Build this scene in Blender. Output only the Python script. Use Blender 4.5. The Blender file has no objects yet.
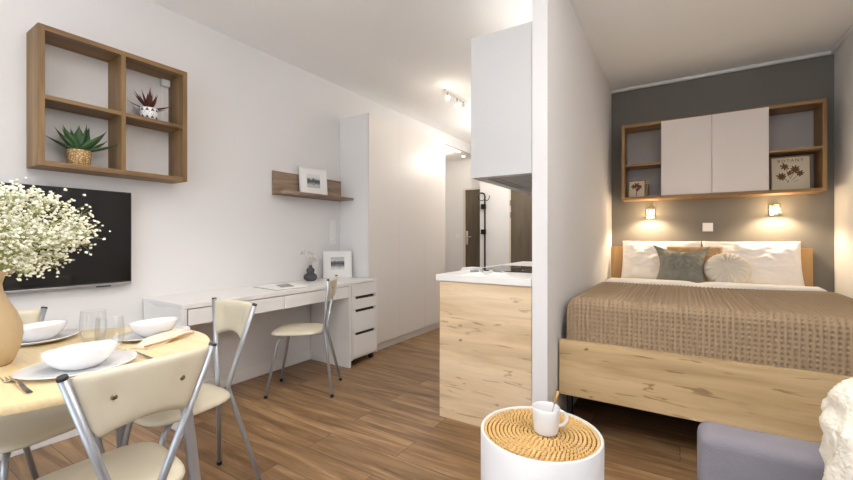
import bpy, bmesh, math, random
from mathutils import Vector, Matrix, noise
random.seed(7)
sc = bpy.context.scene
col = sc.collection
R = math.radians
PI = math.pi

# ------------------------------------------------------------------ camera
TH = math.atan(253.5 / 398.5)
cam = bpy.data.cameras.new('camera')
cam_o = bpy.data.objects.new('camera', cam); col.objects.link(cam_o)
cam_o.location = (0, 0, 1.14)
cam_o.rotation_euler = (PI / 2, 0, TH)
cam.sensor_fit = 'HORIZONTAL'; cam.sensor_width = 36.0
cam.lens = 36.0 * 398.5 / 853
cam.shift_y = -2.0 / 853
cam.clip_start = 0.02
sc.camera = cam_o

# ------------------------------------------------------------------ world, light, exposure
w = bpy.data.worlds.new('world'); sc.world = w; w.use_nodes = True
w.node_tree.nodes['Background'].inputs[0].default_value = (0.80, 0.90, 1.0, 1)
w.node_tree.nodes['Background'].inputs[1].default_value = 1.0
sc.view_settings.view_transform = 'Standard'
sc.view_settings.look = 'None'
sc.view_settings.exposure = 0.44
sc.view_settings.gamma = 1.0
sc.view_settings.use_curve_mapping = False


def light(name, kind, loc, energy, color, rot=(0, 0, 0), size=None, size_y=None, blend=None, angle=None):
    l = bpy.data.lights.new(name, kind); l.energy = energy; l.color = color
    o = bpy.data.objects.new(name, l); col.objects.link(o)
    o.location = loc; o.rotation_euler = rot
    if kind == 'AREA':
        l.shape = 'RECTANGLE' if size_y else 'DISK'
        l.size = size
        if size_y: l.size_y = size_y
    elif kind in ('POINT', 'SPOT'):
        l.shadow_soft_size = size or .03
        if kind == 'SPOT':
            l.spot_size = angle; l.spot_blend = blend
    return o


# daylight through the balcony window behind the camera
light('window_daylight', 'AREA', (-1.05, -2.28, 1.15), 27, (0.80, 0.90, 1.0), (R(90), 0, 0), 2.4, 1.9)
# pendant lamp over the room, above the frame
light('dining_pendant', 'SPOT', (-1.50, 0.92, 2.42), 27, (1.0, 0.93, 0.82), (0, 0, 0), .06, None, .6, R(116))
# added upward fill lights beside the camera, without fixtures, washing the ceiling
light('fill_up_left', 'SPOT', (-1.3, 0.05, 1.65), 80, (1.0, 0.97, 0.95), (R(180), 0, 0), .12, None, .8, R(140))
light('fill_up_right', 'SPOT', (0.72, 0.62, 1.65), 160, (1.0, 0.97, 0.95), (R(180), 0, 0), .12, None, .8, R(135))
light('alcove_fill', 'POINT', (0.50, 0.95, 2.15), 6, (1.0, 0.95, 0.89), size=.13)  # added fill for the bed and alcove, out of frame, no fixture
# hall light and an added ceiling fill above the kitchen wall cabinets
light('hall_lamp', 'POINT', (-1.9, 5.0, 2.25), 24, (1.0, 0.94, 0.87), size=.12)
light('ceiling_fill', 'AREA', (-0.92, 3.0, 2.385), 1.4, (1.0, 0.95, 0.89), (R(180), 0, 0), .25, 1.2)


# ------------------------------------------------------------------ materials
def sr(r, g, b):
    f = lambda c: (c / 255 / 12.92) if c / 255 <= .04045 else ((c / 255 + .055) / 1.055) ** 2.4
    return (f(r), f(g), f(b), 1)


def mat(name, color, rough=.5, metal=0.0, bump=None, var=0.0, coat=0.0, trans=0.0, spec=None):
    m = bpy.data.materials.new(name); m.use_nodes = True
    nt = m.node_tree; b = nt.nodes['Principled BSDF']
    b.inputs['Base Color'].default_value = color
    b.inputs['Roughness'].default_value = rough
    b.inputs['Metallic'].default_value = metal
    if coat: b.inputs['Coat Weight'].default_value = coat
    if trans: b.inputs['Transmission Weight'].default_value = trans
    if spec is not None: b.inputs['Specular IOR Level'].default_value = spec
    tc = nt.nodes.new('ShaderNodeTexCoord')
    if var:
        n = nt.nodes.new('ShaderNodeTexNoise'); n.inputs['Scale'].default_value = 9; n.inputs['Detail'].default_value = 3
        nt.links.new(tc.outputs['Object'], n.inputs['Vector'])
        h = nt.nodes.new('ShaderNodeHueSaturation'); h.inputs['Color'].default_value = color
        mr = nt.nodes.new('ShaderNodeMapRange'); mr.inputs['To Min'].default_value = 1 - var; mr.inputs['To Max'].default_value = 1 + var
        nt.links.new(n.outputs['Fac'], mr.inputs['Value']); nt.links.new(mr.outputs[0], h.inputs['Value'])
        nt.links.new(h.outputs[0], b.inputs['Base Color'])
    if bump:
        sc_, st = bump
        n = nt.nodes.new('ShaderNodeTexNoise'); n.inputs['Scale'].default_value = sc_; n.inputs['Detail'].default_value = 4
        nt.links.new(tc.outputs['Object'], n.inputs['Vector'])
        bp = nt.nodes.new('ShaderNodeBump'); bp.inputs['Strength'].default_value = st; bp.inputs['Distance'].default_value = .01
        nt.links.new(n.outputs['Fac'], bp.inputs['Height']); nt.links.new(bp.outputs[0], b.inputs['Normal'])
    return m


def emis(name, color, strength):
    m = bpy.data.materials.new(name); m.use_nodes = True
    b = m.node_tree.nodes['Principled BSDF']
    b.inputs['Base Color'].default_value = color
    b.inputs['Emission Color'].default_value = color
    b.inputs['Emission Strength'].default_value = strength
    return m


def wood(name, dark, mid, light_, axis='X', freq=1.0, knots=0.0, rough=.45, streak=0.0, bumpy=.05):
    """long soft grain along axis, fine fibres, optional knots and dark cracks"""
    m = bpy.data.materials.new(name); m.use_nodes = True
    nt = m.node_tree; b = nt.nodes['Principled BSDF']; L = nt.links.new
    b.inputs['Roughness'].default_value = rough
    tc = nt.nodes.new('ShaderNodeTexCoord')

    def mapped(along, across):
        mp = nt.nodes.new('ShaderNodeMapping')
        s = [across * freq] * 3; s['XYZ'.index(axis)] = along * freq
        mp.inputs['Scale'].default_value = s
        L(tc.outputs['Object'], mp.inputs['Vector']); return mp

    n1 = nt.nodes.new('ShaderNodeTexNoise'); n1.inputs['Scale'].default_value = 1; n1.inputs['Detail'].default_value = 6
    n1.inputs['Distortion'].default_value = .8
    L(mapped(1.2, 11).outputs[0], n1.inputs['Vector'])
    r = nt.nodes.new('ShaderNodeValToRGB'); e = r.color_ramp.elements
    e[0].position = .28; e[0].color = dark; e[1].position = .72; e[1].color = light_
    k = e.new(.5); k.color = mid
    L(n1.outputs['Fac'], r.inputs['Fac'])
    n2 = nt.nodes.new('ShaderNodeTexNoise'); n2.inputs['Scale'].default_value = 1; n2.inputs['Detail'].default_value = 3
    L(mapped(4, 130).outputs[0], n2.inputs['Vector'])
    mr = nt.nodes.new('ShaderNodeMapRange'); mr.inputs['To Min'].default_value = .86; mr.inputs['To Max'].default_value = 1.12
    L(n2.outputs['Fac'], mr.inputs['Value'])
    mx = nt.nodes.new('ShaderNodeMix'); mx.data_type = 'RGBA'; mx.blend_type = 'MULTIPLY'; mx.inputs['Factor'].default_value = 1
    L(r.outputs[0], mx.inputs[6]); L(mr.outputs[0], mx.inputs[7])
    out = mx.outputs[2]
    if knots:
        v = nt.nodes.new('ShaderNodeTexVoronoi'); v.inputs['Scale'].default_value = 1
        mp = mapped(4.0, 10)
        nz = nt.nodes.new('ShaderNodeTexNoise'); nz.inputs['Scale'].default_value = 7; nz.inputs['Detail'].default_value = 3
        L(tc.outputs['Object'], nz.inputs['Vector'])
        add = nt.nodes.new('ShaderNodeVectorMath'); add.operation = 'MULTIPLY_ADD'
        L(nz.outputs['Color'], add.inputs[0]); add.inputs[1].default_value = (.55, .55, .55); L(mp.outputs[0], add.inputs[2])
        L(add.outputs[0], v.inputs['Vector'])
        kr = nt.nodes.new('ShaderNodeValToRGB'); q = kr.color_ramp.elements
        q[0].position = .05; q[0].color = (1 - knots * .9, 1 - knots, 1 - knots * 1.1, 1); q[1].position = .12; q[1].color = (1, 1, 1, 1)
        L(v.outputs['Distance'], kr.inputs['Fac'])
        sx_ = nt.nodes.new('ShaderNodeSeparateColor'); L(v.outputs['Color'], sx_.inputs[0])
        gt = nt.nodes.new('ShaderNodeMath'); gt.operation = 'GREATER_THAN'; gt.inputs[1].default_value = .40; L(sx_.outputs[0], gt.inputs[0])
        m2 = nt.nodes.new('ShaderNodeMix'); m2.data_type = 'RGBA'; m2.blend_type = 'MULTIPLY'; L(gt.outputs[0], m2.inputs['Factor'])
        L(out, m2.inputs[6]); L(kr.outputs[0], m2.inputs[7]); out = m2.outputs[2]
    if streak:
        n3 = nt.nodes.new('ShaderNodeTexNoise'); n3.inputs['Scale'].default_value = 1; n3.inputs['Detail'].default_value = 5
        n3.inputs['Distortion'].default_value = 1.5
        L(mapped(3.2, 26).outputs[0], n3.inputs['Vector'])
        kr = nt.nodes.new('ShaderNodeValToRGB'); q = kr.color_ramp.elements
        q[0].position = .33; q[0].color = (1 - streak * .92, 1 - streak * 1.05, 1 - streak * 1.2, 1); q[1].position = .385; q[1].color = (1, 1, 1, 1)
        L(n3.outputs['Fac'], kr.inputs['Fac'])
        m2 = nt.nodes.new('ShaderNodeMix'); m2.data_type = 'RGBA'; m2.blend_type = 'MULTIPLY'; m2.inputs['Factor'].default_value = 1
        L(out, m2.inputs[6]); L(kr.outputs[0], m2.inputs[7]); out = m2.outputs[2]
    L(out, b.inputs['Base Color'])
    if bumpy:
        bp = nt.nodes.new('ShaderNodeBump'); bp.inputs['Strength'].default_value = bumpy; bp.inputs['Distance'].default_value = .01
        L(n2.outputs['Fac'], bp.inputs['Height']); L(bp.outputs[0], b.inputs['Normal'])
    return m


def floor_mat():
    m = bpy.data.materials.new('brown_laminate_floor'); m.use_nodes = True
    nt = m.node_tree; b = nt.nodes['Principled BSDF']; L = nt.links.new
    b.inputs['Roughness'].default_value = .42
    tc = nt.nodes.new('ShaderNodeTexCoord')
    bk = nt.nodes.new('ShaderNodeTexBrick')
    bk.inputs['Scale'].default_value = 1
    bk.inputs['Brick Width'].default_value = 1.25; bk.inputs['Row Height'].default_value = .185
    bk.inputs['Mortar Size'].default_value = .0014; bk.inputs['Mortar Smooth'].default_value = .1
    bk.offset = .37
    bk.inputs['Color1'].default_value = (0, 0, 0, 1); bk.inputs['Color2'].default_value = (1, 1, 1, 1)
    bk.inputs['Mortar'].default_value = (0.3, 0.3, 0.3, 1)
    L(tc.outputs['Object'], bk.inputs['Vector'])
    off = nt.nodes.new('ShaderNodeVectorMath'); off.operation = 'MULTIPLY_ADD'
    L(bk.outputs['Color'], off.inputs[0]); off.inputs[1].default_value = (3.0, 7.0, 5.0)
    mp = nt.nodes.new('ShaderNodeMapping'); mp.inputs['Scale'].default_value = (1.5, 15, 1)
    L(tc.outputs['Object'], mp.inputs['Vector']); L(mp.outputs[0], off.inputs[2])
    n = nt.nodes.new('ShaderNodeTexNoise'); n.inputs['Scale'].default_value = 1; n.inputs['Detail'].default_value = 7
    n.inputs['Distortion'].default_value = 1.0; n.inputs['Roughness'].default_value = .62
    L(off.outputs[0], n.inputs['Vector'])
    r = nt.nodes.new('ShaderNodeValToRGB'); e = r.color_ramp.elements
    e[0].position = .28; e[0].color = FLOOR[0]; e[1].position = .74; e[1].color = FLOOR[2]
    k = e.new(.5); k.color = FLOOR[1]
    L(n.outputs['Fac'], r.inputs['Fac'])
    mr = nt.nodes.new('ShaderNodeMapRange'); mr.inputs['To Min'].default_value = .80; mr.inputs['To Max'].default_value = 1.14
    L(bk.outputs['Color'], mr.inputs['Value'])
    mx = nt.nodes.new('ShaderNodeMix'); mx.data_type = 'RGBA'; mx.blend_type = 'MULTIPLY'; mx.inputs['Factor'].default_value = 1
    L(r.outputs[0], mx.inputs[6]); L(mr.outputs[0], mx.inputs[7])
    m3 = nt.nodes.new('ShaderNodeMix'); m3.data_type = 'RGBA'
    L(bk.outputs['Fac'], m3.inputs['Factor']); L(mx.outputs[2], m3.inputs[6]); m3.inputs[7].default_value = sr(72, 52, 38)
    L(m3.outputs[2], b.inputs['Base Color'])
    return m


FLOOR = [sr(98, 73, 49), sr(142, 110, 77), sr(178, 145, 106)]
M = {}
M['floor'] = floor_mat()
M['wall'] = mat('white_wall_paint', sr(232, 230, 229), .9, bump=(180, .02))
M['ceil'] = mat('white_ceiling_paint', sr(250, 249, 248), .95)
M['grey_wall'] = mat('grey_wall_paint', sr(122, 117, 110), .9, bump=(180, .02))
M['trim'] = mat('white_trim', sr(235, 233, 230), .5)
M['white'] = mat('white_lacquer', sr(236, 234, 232), .35)
M['ward'] = mat('wardrobe_white', sr(231, 225, 219), .4)
M['cabwhite'] = mat('kitchen_white_front', sr(207, 206, 205), .35)
M['pinkwhite'] = mat('warm_white_front', sr(228, 216, 207), .4)
M['greyboard'] = mat('grey_back_board', sr(172, 164, 158), .7)
M['gap_shade'] = mat('painted_gap_shade', sr(60, 52, 46), .8)  # dark colour stands in for the shade in drawer gaps
M['rubber'] = mat('black_rubber', sr(25, 25, 25), .6)
M['blackmetal'] = mat('black_metal', sr(28, 28, 28), .45, .6)
M['steel'] = mat('silver_painted_steel', sr(176, 180, 186), .32, .55)
M['chrome'] = mat('chrome', sr(205, 203, 200), .18, 1.0)
M['darkcap'] = mat('grey_plastic_cap', sr(60, 60, 62), .25)
M['vinyl'] = mat('cream_vinyl', sr(214, 206, 184), .42, bump=(220, .06), var=.03)
M['screw'] = mat('aged_brass_button', sr(140, 128, 100), .3, .9)
for ax in 'XYZ':
    M['oakbox' + ax] = wood('honey_oak_' + ax, sr(104, 78, 47), sr(134, 103, 65), sr(158, 126, 84), ax, 1.2, rough=.5)
    M['oakshelf' + ax] = wood('golden_oak_' + ax, sr(120, 88, 50), sr(150, 113, 68), sr(170, 134, 86), ax, 1.0, rough=.45)
M['rustic'] = wood('rustic_knotted_oak', sr(202, 174, 136), sr(226, 200, 164), sr(238, 216, 184), 'X', 1.0, knots=.68, streak=.34, rough=.5)
M['rustic_bed'] = wood('rustic_knotted_bed_oak', sr(178, 148, 106), sr(205, 176, 131), sr(222, 195, 152), 'X', 1.0, knots=.72, streak=.46, rough=.5)
M['rustic_headboard'] = wood('warm_headboard_oak', sr(148, 114, 70), sr(172, 136, 88), sr(188, 152, 104), 'Z', 1.0, rough=.5)
M['ledge'] = wood('grey_brown_oak', sr(104, 84, 68), sr(146, 122, 102), sr(176, 152, 130), 'Y', 1.0, streak=.3, rough=.55)
M['table'] = wood('pale_maple', sr(228, 200, 150), sr(241, 217, 170), sr(248, 229, 190), 'X', .7, rough=.3)
M['screen'] = mat('black_glossy_screen', sr(14, 13, 14), .12, coat=.3)
M['tvsilver'] = mat('silver_tv_frame', sr(172, 172, 174), .35, .7)
M['tvback'] = mat('tv_back_plastic', sr(30, 30, 32), .5)
M['ceramic'] = mat('white_ceramic', sr(240, 239, 240), .22, coat=.3)
M['mug'] = mat('white_stoneware', sr(238, 238, 238), .35)
def thin_glass():
    m = bpy.data.materials.new('clear_glass'); m.use_nodes = True
    nt = m.node_tree; nt.nodes.clear(); L = nt.links.new
    o = nt.nodes.new('ShaderNodeOutputMaterial'); mx = nt.nodes.new('ShaderNodeMixShader')
    tr = nt.nodes.new('ShaderNodeBsdfTransparent'); gl = nt.nodes.new('ShaderNodeBsdfGlossy'); gl.inputs['Roughness'].default_value = .03
    tr.inputs[0].default_value = (.985, .99, .99, 1)
    lw = nt.nodes.new('ShaderNodeLayerWeight'); lw.inputs['Blend'].default_value = .5
    pw = nt.nodes.new('ShaderNodeMath'); pw.operation = 'POWER'; pw.inputs[1].default_value = 3.0
    ml = nt.nodes.new('ShaderNodeMath'); ml.operation = 'MULTIPLY'; ml.inputs[1].default_value = .34
    ad = nt.nodes.new('ShaderNodeMath'); ad.inputs[1].default_value = .06
    L(lw.outputs['Facing'], pw.inputs[0]); L(pw.outputs[0], ml.inputs[0]); L(ml.outputs[0], ad.inputs[0]); L(ad.outputs[0], mx.inputs[0]); L(tr.outputs[0], mx.inputs[1]); L(gl.outputs[0], mx.inputs[2]); L(mx.outputs[0], o.inputs[0])
    return m


M['glass'] = thin_glass()
M['vase'] = mat('beige_stoneware', sr(204, 178, 138), .55, bump=(60, .15), var=.06)
M['charcoal'] = mat('charcoal_ceramic', sr(72, 71, 74), .6, bump=(90, .2))
M['stem'] = mat('green_stem', sr(166, 172, 112), .6)
M['blossom'] = mat('white_blossom', sr(245, 243, 226), .7, var=.06)
M['dried'] = mat('pale_dried_sprig', sr(205, 196, 186), .8)
M['leaf'] = mat('green_succulent_leaf', sr(58, 92, 50), .4, var=.25)
M['redleaf'] = mat('maroon_succulent_leaf', sr(86, 42, 34), .4, var=.25)
M['soil'] = mat('soil', sr(60, 48, 38), .9)
M['sheet'] = mat('white_cotton', sr(240, 236, 232), .85, bump=(30, .12))
M['pillow'] = mat('white_cotton_pillow', sr(243, 238, 233), .85, bump=(26, .2))
M['spread'] = mat('taupe_waffle_bedspread', sr(170, 146, 117), .9)
M['mattress'] = mat('mattress_ticking', sr(226, 222, 216), .9)
M['velvet'] = mat('grey_green_velvet', sr(134, 131, 118), .7, bump=(25, .2), var=.1)
M['pleat'] = mat('cream_pleated_velvet', sr(226, 216, 200), .75)
M['brownfur'] = mat('tan_plush', sr(186, 152, 112), .9, bump=(70, .8), var=.15)
M['sofa'] = mat('lavender_grey_upholstery', sr(132, 127, 134), .9, bump=(260, .25), var=.04)
M['fluff'] = mat('cream_fleece', sr(240, 230, 212), .95, bump=(120, .7))
M['seagrass'] = mat('golden_seagrass', sr(226, 186, 122), .65, var=.2)
M['seagrassdark'] = mat('seagrass_base', sr(120, 84, 42), .9)
M['poufwhite'] = mat('white_painted_drum', sr(236, 235, 236), .4)
M['door'] = wood('dark_taupe_veneer', sr(84, 72, 58), sr(98, 86, 70), sr(108, 96, 80), 'Z', 1.0, rough=.5)
M['doorframe'] = mat('cream_door_frame', sr(226, 214, 196), .5)
M['hob'] = mat('black_glass_hob', sr(20, 20, 22), .1)
M['hood'] = mat('brushed_hood_metal', sr(205, 205, 206), .4, .4)
M['hooddark'] = mat('hood_filter_grey', sr(168, 168, 170), .45, .4)
M['paper'] = mat('white_paper', sr(240, 238, 234), .8)
M['greypage'] = mat('grey_printed_page', sr(150, 152, 150), .8, var=.3)
M['greenpage'] = mat('grey_green_printed_page', sr(126, 146, 138), .7, var=.4)
M['linen'] = mat('beige_linen', sr(236, 222, 200), .9, bump=(300, .2))
M['bamboo'] = mat('bamboo', sr(196, 148, 84), .5)
M['poster'] = mat('cream_poster', sr(216, 204, 178), .8)
M['ink'] = mat('brown_print', sr(120, 78, 48), .8)
M['rust'] = mat('rust_flower_print', sr(118, 66, 50), .8)
M['pane'] = mat('plastic_socket_white', sr(240, 238, 236), .35)
M['bulb'] = emis('warm_bulb', (1, .78, .48, 1), 60)
M['spotbulb'] = emis('spot_bulb', (1, .93, .82, 1), 60)
M['led'] = emis('led_strip', (1, .94, .84, 1), 3)
M['sconceglass'] = mat('amber_sconce_glass', sr(250, 235, 205), .15, trans=.9)


def crackle_mat():
    m = bpy.data.materials.new('gold_crackle_pot'); m.use_nodes = True
    nt = m.node_tree; b = nt.nodes['Principled BSDF']; b.inputs['Roughness'].default_value = .5
    tc = nt.nodes.new('ShaderNodeTexCoord'); v = nt.nodes.new('ShaderNodeTexVoronoi'); v.feature = 'DISTANCE_TO_EDGE'
    v.inputs['Scale'].default_value = 75
    nt.links.new(tc.outputs['Object'], v.inputs['Vector'])
    r = nt.nodes.new('ShaderNodeValToRGB'); e = r.color_ramp.elements
    e[0].position = .06; e[0].color = sr(150, 112, 64); e[1].position = .25; e[1].color = sr(228, 200, 150)
    nt.links.new(v.outputs['Distance'], r.inputs['Fac']); nt.links.new(r.outputs[0], b.inputs['Base Color'])
    return m


M['crackle'] = crackle_mat()


def photo_mat(name, lo, hi, horizon, scale):
    """black and white landscape print: pale sky, dark hills, mottled foreground; object Z up"""
    m = bpy.data.materials.new(name); m.use_nodes = True
    nt = m.node_tree; b = nt.nodes['Principled BSDF']; L = nt.links.new; b.inputs['Roughness'].default_value = .6
    tc = nt.nodes.new('ShaderNodeTexCoord')
    n = nt.nodes.new('ShaderNodeTexNoise'); n.inputs['Scale'].default_value = scale; n.inputs['Detail'].default_value = 6
    L(tc.outputs['Generated'], n.inputs['Vector'])
    sep = nt.nodes.new('ShaderNodeSeparateXYZ'); L(tc.outputs['Generated'], sep.inputs[0])
    a = nt.nodes.new('ShaderNodeMath'); a.operation = 'MULTIPLY_ADD'; a.inputs[1].default_value = .35
    L(n.outputs['Fac'], a.inputs[0]); L(sep.outputs['Z'], a.inputs[2])
    r = nt.nodes.new('ShaderNodeValToRGB'); e = r.color_ramp.elements
    e[0].position = 0.15; e[0].color = lo
    e[1].position = 1; e[1].color = hi
    for p, c in ((.36, (.55, .55, .55, 1)), (.46, (.3, .3, .3, 1)), (horizon, (.07, .07, .07, 1)), (horizon + .16, (.16, .16, .16, 1)), (horizon + .25, (.6, .6, .6, 1))):
        k = e.new(p); k.color = c
    L(a.outputs[0], r.inputs['Fac']); L(r.outputs[0], b.inputs['Base Color'])
    return m


M['photo_hills'] = photo_mat('hills_photograph', (.5, .5, .5, 1), (.75, .75, .75, 1), .62, 5)
M['photo_sea'] = photo_mat('coast_photograph', (.75, .75, .75, 1), (.5, .5, .5, 1), .66, 4)


# ------------------------------------------------------------------ mesh helpers
BALL = {}


class MB:
    def __init__(s): s.bm = bmesh.new()

    def box(s, lo, hi, bev=0.0, seg=2, rot=None, piv=None):
        c = [(a + b) / 2 for a, b in zip(lo, hi)]; d = [abs(b - a) for a, b in zip(lo, hi)]
        r = bmesh.ops.create_cube(s.bm, size=1, matrix=Matrix.Translation(c) @ Matrix.Diagonal((*d, 1)))
        vs = r['verts']
        if bev:
            es = list({e for v in vs for e in v.link_edges})
            rr = bmesh.ops.bevel(s.bm, geom=es, offset=bev, segments=seg, affect='EDGES', profile=.5)
            vs = list({v for f in rr['faces'] for v in f.verts} | {v for v in vs if v.is_valid})
        if rot is not None:
            p = Vector(piv if piv else c)
            bmesh.ops.rotate(s.bm, verts=vs, cent=p, matrix=rot.to_3x3() if hasattr(rot, 'to_3x3') else rot)
        return s

    def tube(s, pts, r, seg=10, caps=True):
        pts = [Vector(p) for p in pts]; n = len(pts)
        rs = r if isinstance(r, (list, tuple)) else [r] * n
        rings = []; prev = None
        for i, p in enumerate(pts):
            t = (pts[min(i + 1, n - 1)] - pts[max(i - 1, 0)]).normalized()
            if prev is None:
                a = Vector((0, 0, 1)) if abs(t.z) < .9 else Vector((1, 0, 0))
                u = t.cross(a).normalized()
            else:
                u = (prev - t * prev.dot(t)).normalized()
            prev = u; v = t.cross(u)
            rings.append([s.bm.verts.new(p + (u * math.cos(k * 2 * PI / seg) + v * math.sin(k * 2 * PI / seg)) * rs[i]) for k in range(seg)])
        for a, b in zip(rings, rings[1:]):
            for k in range(seg):
                s.bm.faces.new((a[k], a[(k + 1) % seg], b[(k + 1) % seg], b[k]))
        if caps:
            s.bm.faces.new(rings[0][::-1]); s.bm.faces.new(rings[-1])
        return s

    def lathe(s, prof, cx=0, cy=0, cz=0, seg=40, sx=1, sy=1, fn=None):
        """prof: (radius, z) list; radius 0 ends close to a point"""
        rings = []
        for (r, z) in prof:
            if r < 1e-6:
                p = Vector((cx, cy, cz + z)); rings.append([s.bm.verts.new(fn(p) if fn else p)])
            else:
                ring = []
                for k in range(seg):
                    a = 2 * PI * k / seg
                    p = Vector((cx + r * sx * math.cos(a), cy + r * sy * math.sin(a), cz + z))
                    ring.append(s.bm.verts.new(fn(p) if fn else p))
                rings.append(ring)
        for a, b in zip(rings, rings[1:]):
            if len(a) == 1 and len(b) == 1: continue
            for k in range(seg):
                if len(a) == 1: s.bm.faces.new((a[0], b[(k + 1) % seg], b[k]))
                elif len(b) == 1: s.bm.faces.new((a[k], a[(k + 1) % seg], b[0]))
                else: s.bm.faces.new((a[k], a[(k + 1) % seg], b[(k + 1) % seg], b[k]))
        return s

    def ball(s, c, r, sub=2, scale=(1, 1, 1), rot=None):
        if sub == 1 and not hasattr(s, 'slow'):
            if not BALL:
                tb = bmesh.new(); bmesh.ops.create_icosphere(tb, subdivisions=1, radius=1); tb.verts.index_update()
                BALL['v'] = [v.co.copy() for v in tb.verts]; BALL['f'] = [[v.index for v in f.verts] for f in tb.faces]; tb.free()
            C_ = Vector(c); new = []
            for q in BALL['v']:
                k = Vector((q.x * scale[0], q.y * scale[1], q.z * scale[2])) * r
                new.append(s.bm.verts.new(C_ + (rot @ k if rot else k)))
            for f in BALL['f']: s.bm.faces.new([new[i] for i in f])
            return s
        m = Matrix.Translation(c) @ (rot.to_4x4() if rot else Matrix.Identity(4)) @ Matrix.Diagonal((*scale, 1))
        bmesh.ops.create_icosphere(s.bm, subdivisions=sub, radius=r, matrix=m)
        return s

    def grid(s, f, nu, nv, closeu=False):
        vs = [[s.bm.verts.new(f(i / (nu if closeu else nu - 1), j / (nv - 1))) for j in range(nv)] for i in range(nu)]
        for i in range(nu if closeu else nu - 1):
            for j in range(nv - 1):
                i2 = (i + 1) % nu
                s.bm.faces.new((vs[i][j], vs[i2][j], vs[i2][j + 1], vs[i][j + 1]))
        return vs

    def poly(s, pts, thick, normal):
        """flat outline extruded by thick along normal"""
        n = Vector(normal)
        a = [s.bm.verts.new(Vector(p)) for p in pts]; b = [s.bm.verts.new(Vector(p) + n * thick) for p in pts]
        s.bm.faces.new(a[::-1]); s.bm.faces.new(b)
        for i in range(len(a)):
            j = (i + 1) % len(a)
            s.bm.faces.new((a[i], a[j], b[j], b[i]))
        return s

    def build(s, name, material, parent=None, smooth=False, loc=None, rz=0.0, auto=None):
        bmesh.ops.recalc_face_normals(s.bm, faces=s.bm.faces)
        me = bpy.data.meshes.new(name); s.bm.to_mesh(me); s.bm.free()
        me.materials.append(material)
        if smooth or auto:
            me.polygons.foreach_set('use_smooth', [True] * len(me.polygons))
            if auto: me.set_sharp_from_angle(angle=R(auto))
        o = bpy.data.objects.new(name, me); col.objects.link(o)
        if loc is not None: o.location = loc
        if rz: o.rotation_euler = (0, 0, rz)
        if parent: o.parent = parent
        return o


def tag(o, label, cat, group=None, kind=None):
    if label: o['label'] = label
    if cat: o['category'] = cat
    if group: o['group'] = group
    if kind: o['kind'] = kind
    return o


def thing(name, label, cat, loc=(0, 0, 0), rz=0.0, group=None, rot=None):
    o = bpy.data.objects.new(name, None); col.objects.link(o); o.empty_display_size = .1
    o.location = loc; o.rotation_euler = rot if rot else (0, 0, rz)
    return tag(o, label, cat, group)


def struct(o): o['kind'] = 'structure'; return o


def sbox(name, lo, hi, m, bev=0): return struct(MB().box(lo, hi, bev).build(name, m))


def copy_tree(o, parent=None):
    c = o.copy(); col.objects.link(c)
    if parent: c.parent = parent
    for ch in [x for x in bpy.data.objects if x.parent == o]: copy_tree(ch, c)
    return c


# ------------------------------------------------------------------ the setting
XL, XR, YB, ZC = -2.945, 1.085, 4.625, 2.70
PX0, PX1 = -0.697, -0.612          # the dividing wall
sbox('floor', (-4.1, -2.3, -.1), (1.3, 6.6, 0), M['floor'])
sbox('ceiling', (-4.1, -2.3, ZC), (1.3, 6.6, ZC + .12), M['ceil'])
sbox('wall_left', (XL - .15, -2.3, 0), (XL, 4.47, ZC), M['wall'])
sbox('wall_beam', (XL - .15, 4.47, 2.545), (XL, 6.4, ZC), M['wall'])
sbox('wall_recess', (-4.1, 4.30, 0), (-3.95, 6.5, ZC), M['wall'])
sbox('trim_1', (-3.95, 4.32, 2.545), (XL - .15, 6.4, 2.62), M['ceil'])
sbox('wall_recess_front', (-3.95, 4.30, 0), (XL - .15, 4.42, ZC), M['wall'])
we = MB(); we.box((-4.1, 6.4, 0), (-3.263, 6.5, ZC)); we.box((-3.263, 6.4, 2.02), (-2.40, 6.5, ZC)); we.box((-2.40, 6.4, 0), (-.7, 6.5, ZC))
struct(we.build('wall_entry', M['wall']))
sbox('wall_hall', (-2.775, 6.0, 0), (-.7, 6.08, ZC), M['wall'])
sbox('wall_divider', (PX0, 2.195, 0), (PX1, 6.4, ZC), M['wall'])
sbox('wall_back', (PX1, YB, 0), (1.3, YB + .15, ZC), M['grey_wall'])
sbox('wall_right', (XR, -2.3, 0), (1.3, YB, ZC), M['wall'])
wb = MB()
wb.box((-3.1, -2.45, 0), (-2.15, -2.3, ZC)); wb.box((.65, -2.45, 0), (1.3, -2.3, ZC))
wb.box((-2.15, -2.45, 2.45), (.65, -2.3, ZC)); wb.box((-2.15, -2.45, 0), (.65, -2.3, .2))
struct(wb.build('wall_front', M['wall']))
# balcony window behind the camera
wf = MB()
for a, b in (((-2.15, -2.40, .2), (-2.08, -2.33, 2.45)), ((.58, -2.40, .2), (.65, -2.33, 2.45)), ((-2.08, -2.40, 2.38), (.58, -2.33, 2.45)),
             ((-2.08, -2.40, .2), (.58, -2.33, .27)), ((-.79, -2.40, .27), (-.71, -2.33, 2.38))):
    wf.box(a, b)
struct(wf.build('window_1', M['trim']))
# baseboards
sbox('baseboard_left', (XL, -2.3, 0), (XL + .014, 2.97, .098), M['trim'], .003)
sbox('baseboard_hall', (-2.775, 5.986, 0), (-2.26, 6.0, .08), M['trim'])
# cornice strips of the sleeping alcove
cn = MB(); cn.box((PX1, YB - .028, ZC - .03), (XR, YB, ZC), .006); cn.box((XR - .028, 2.3, ZC - .03), (XR, YB - .028, ZC), .006)
struct(cn.build('trim_2', M['trim']))
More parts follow.
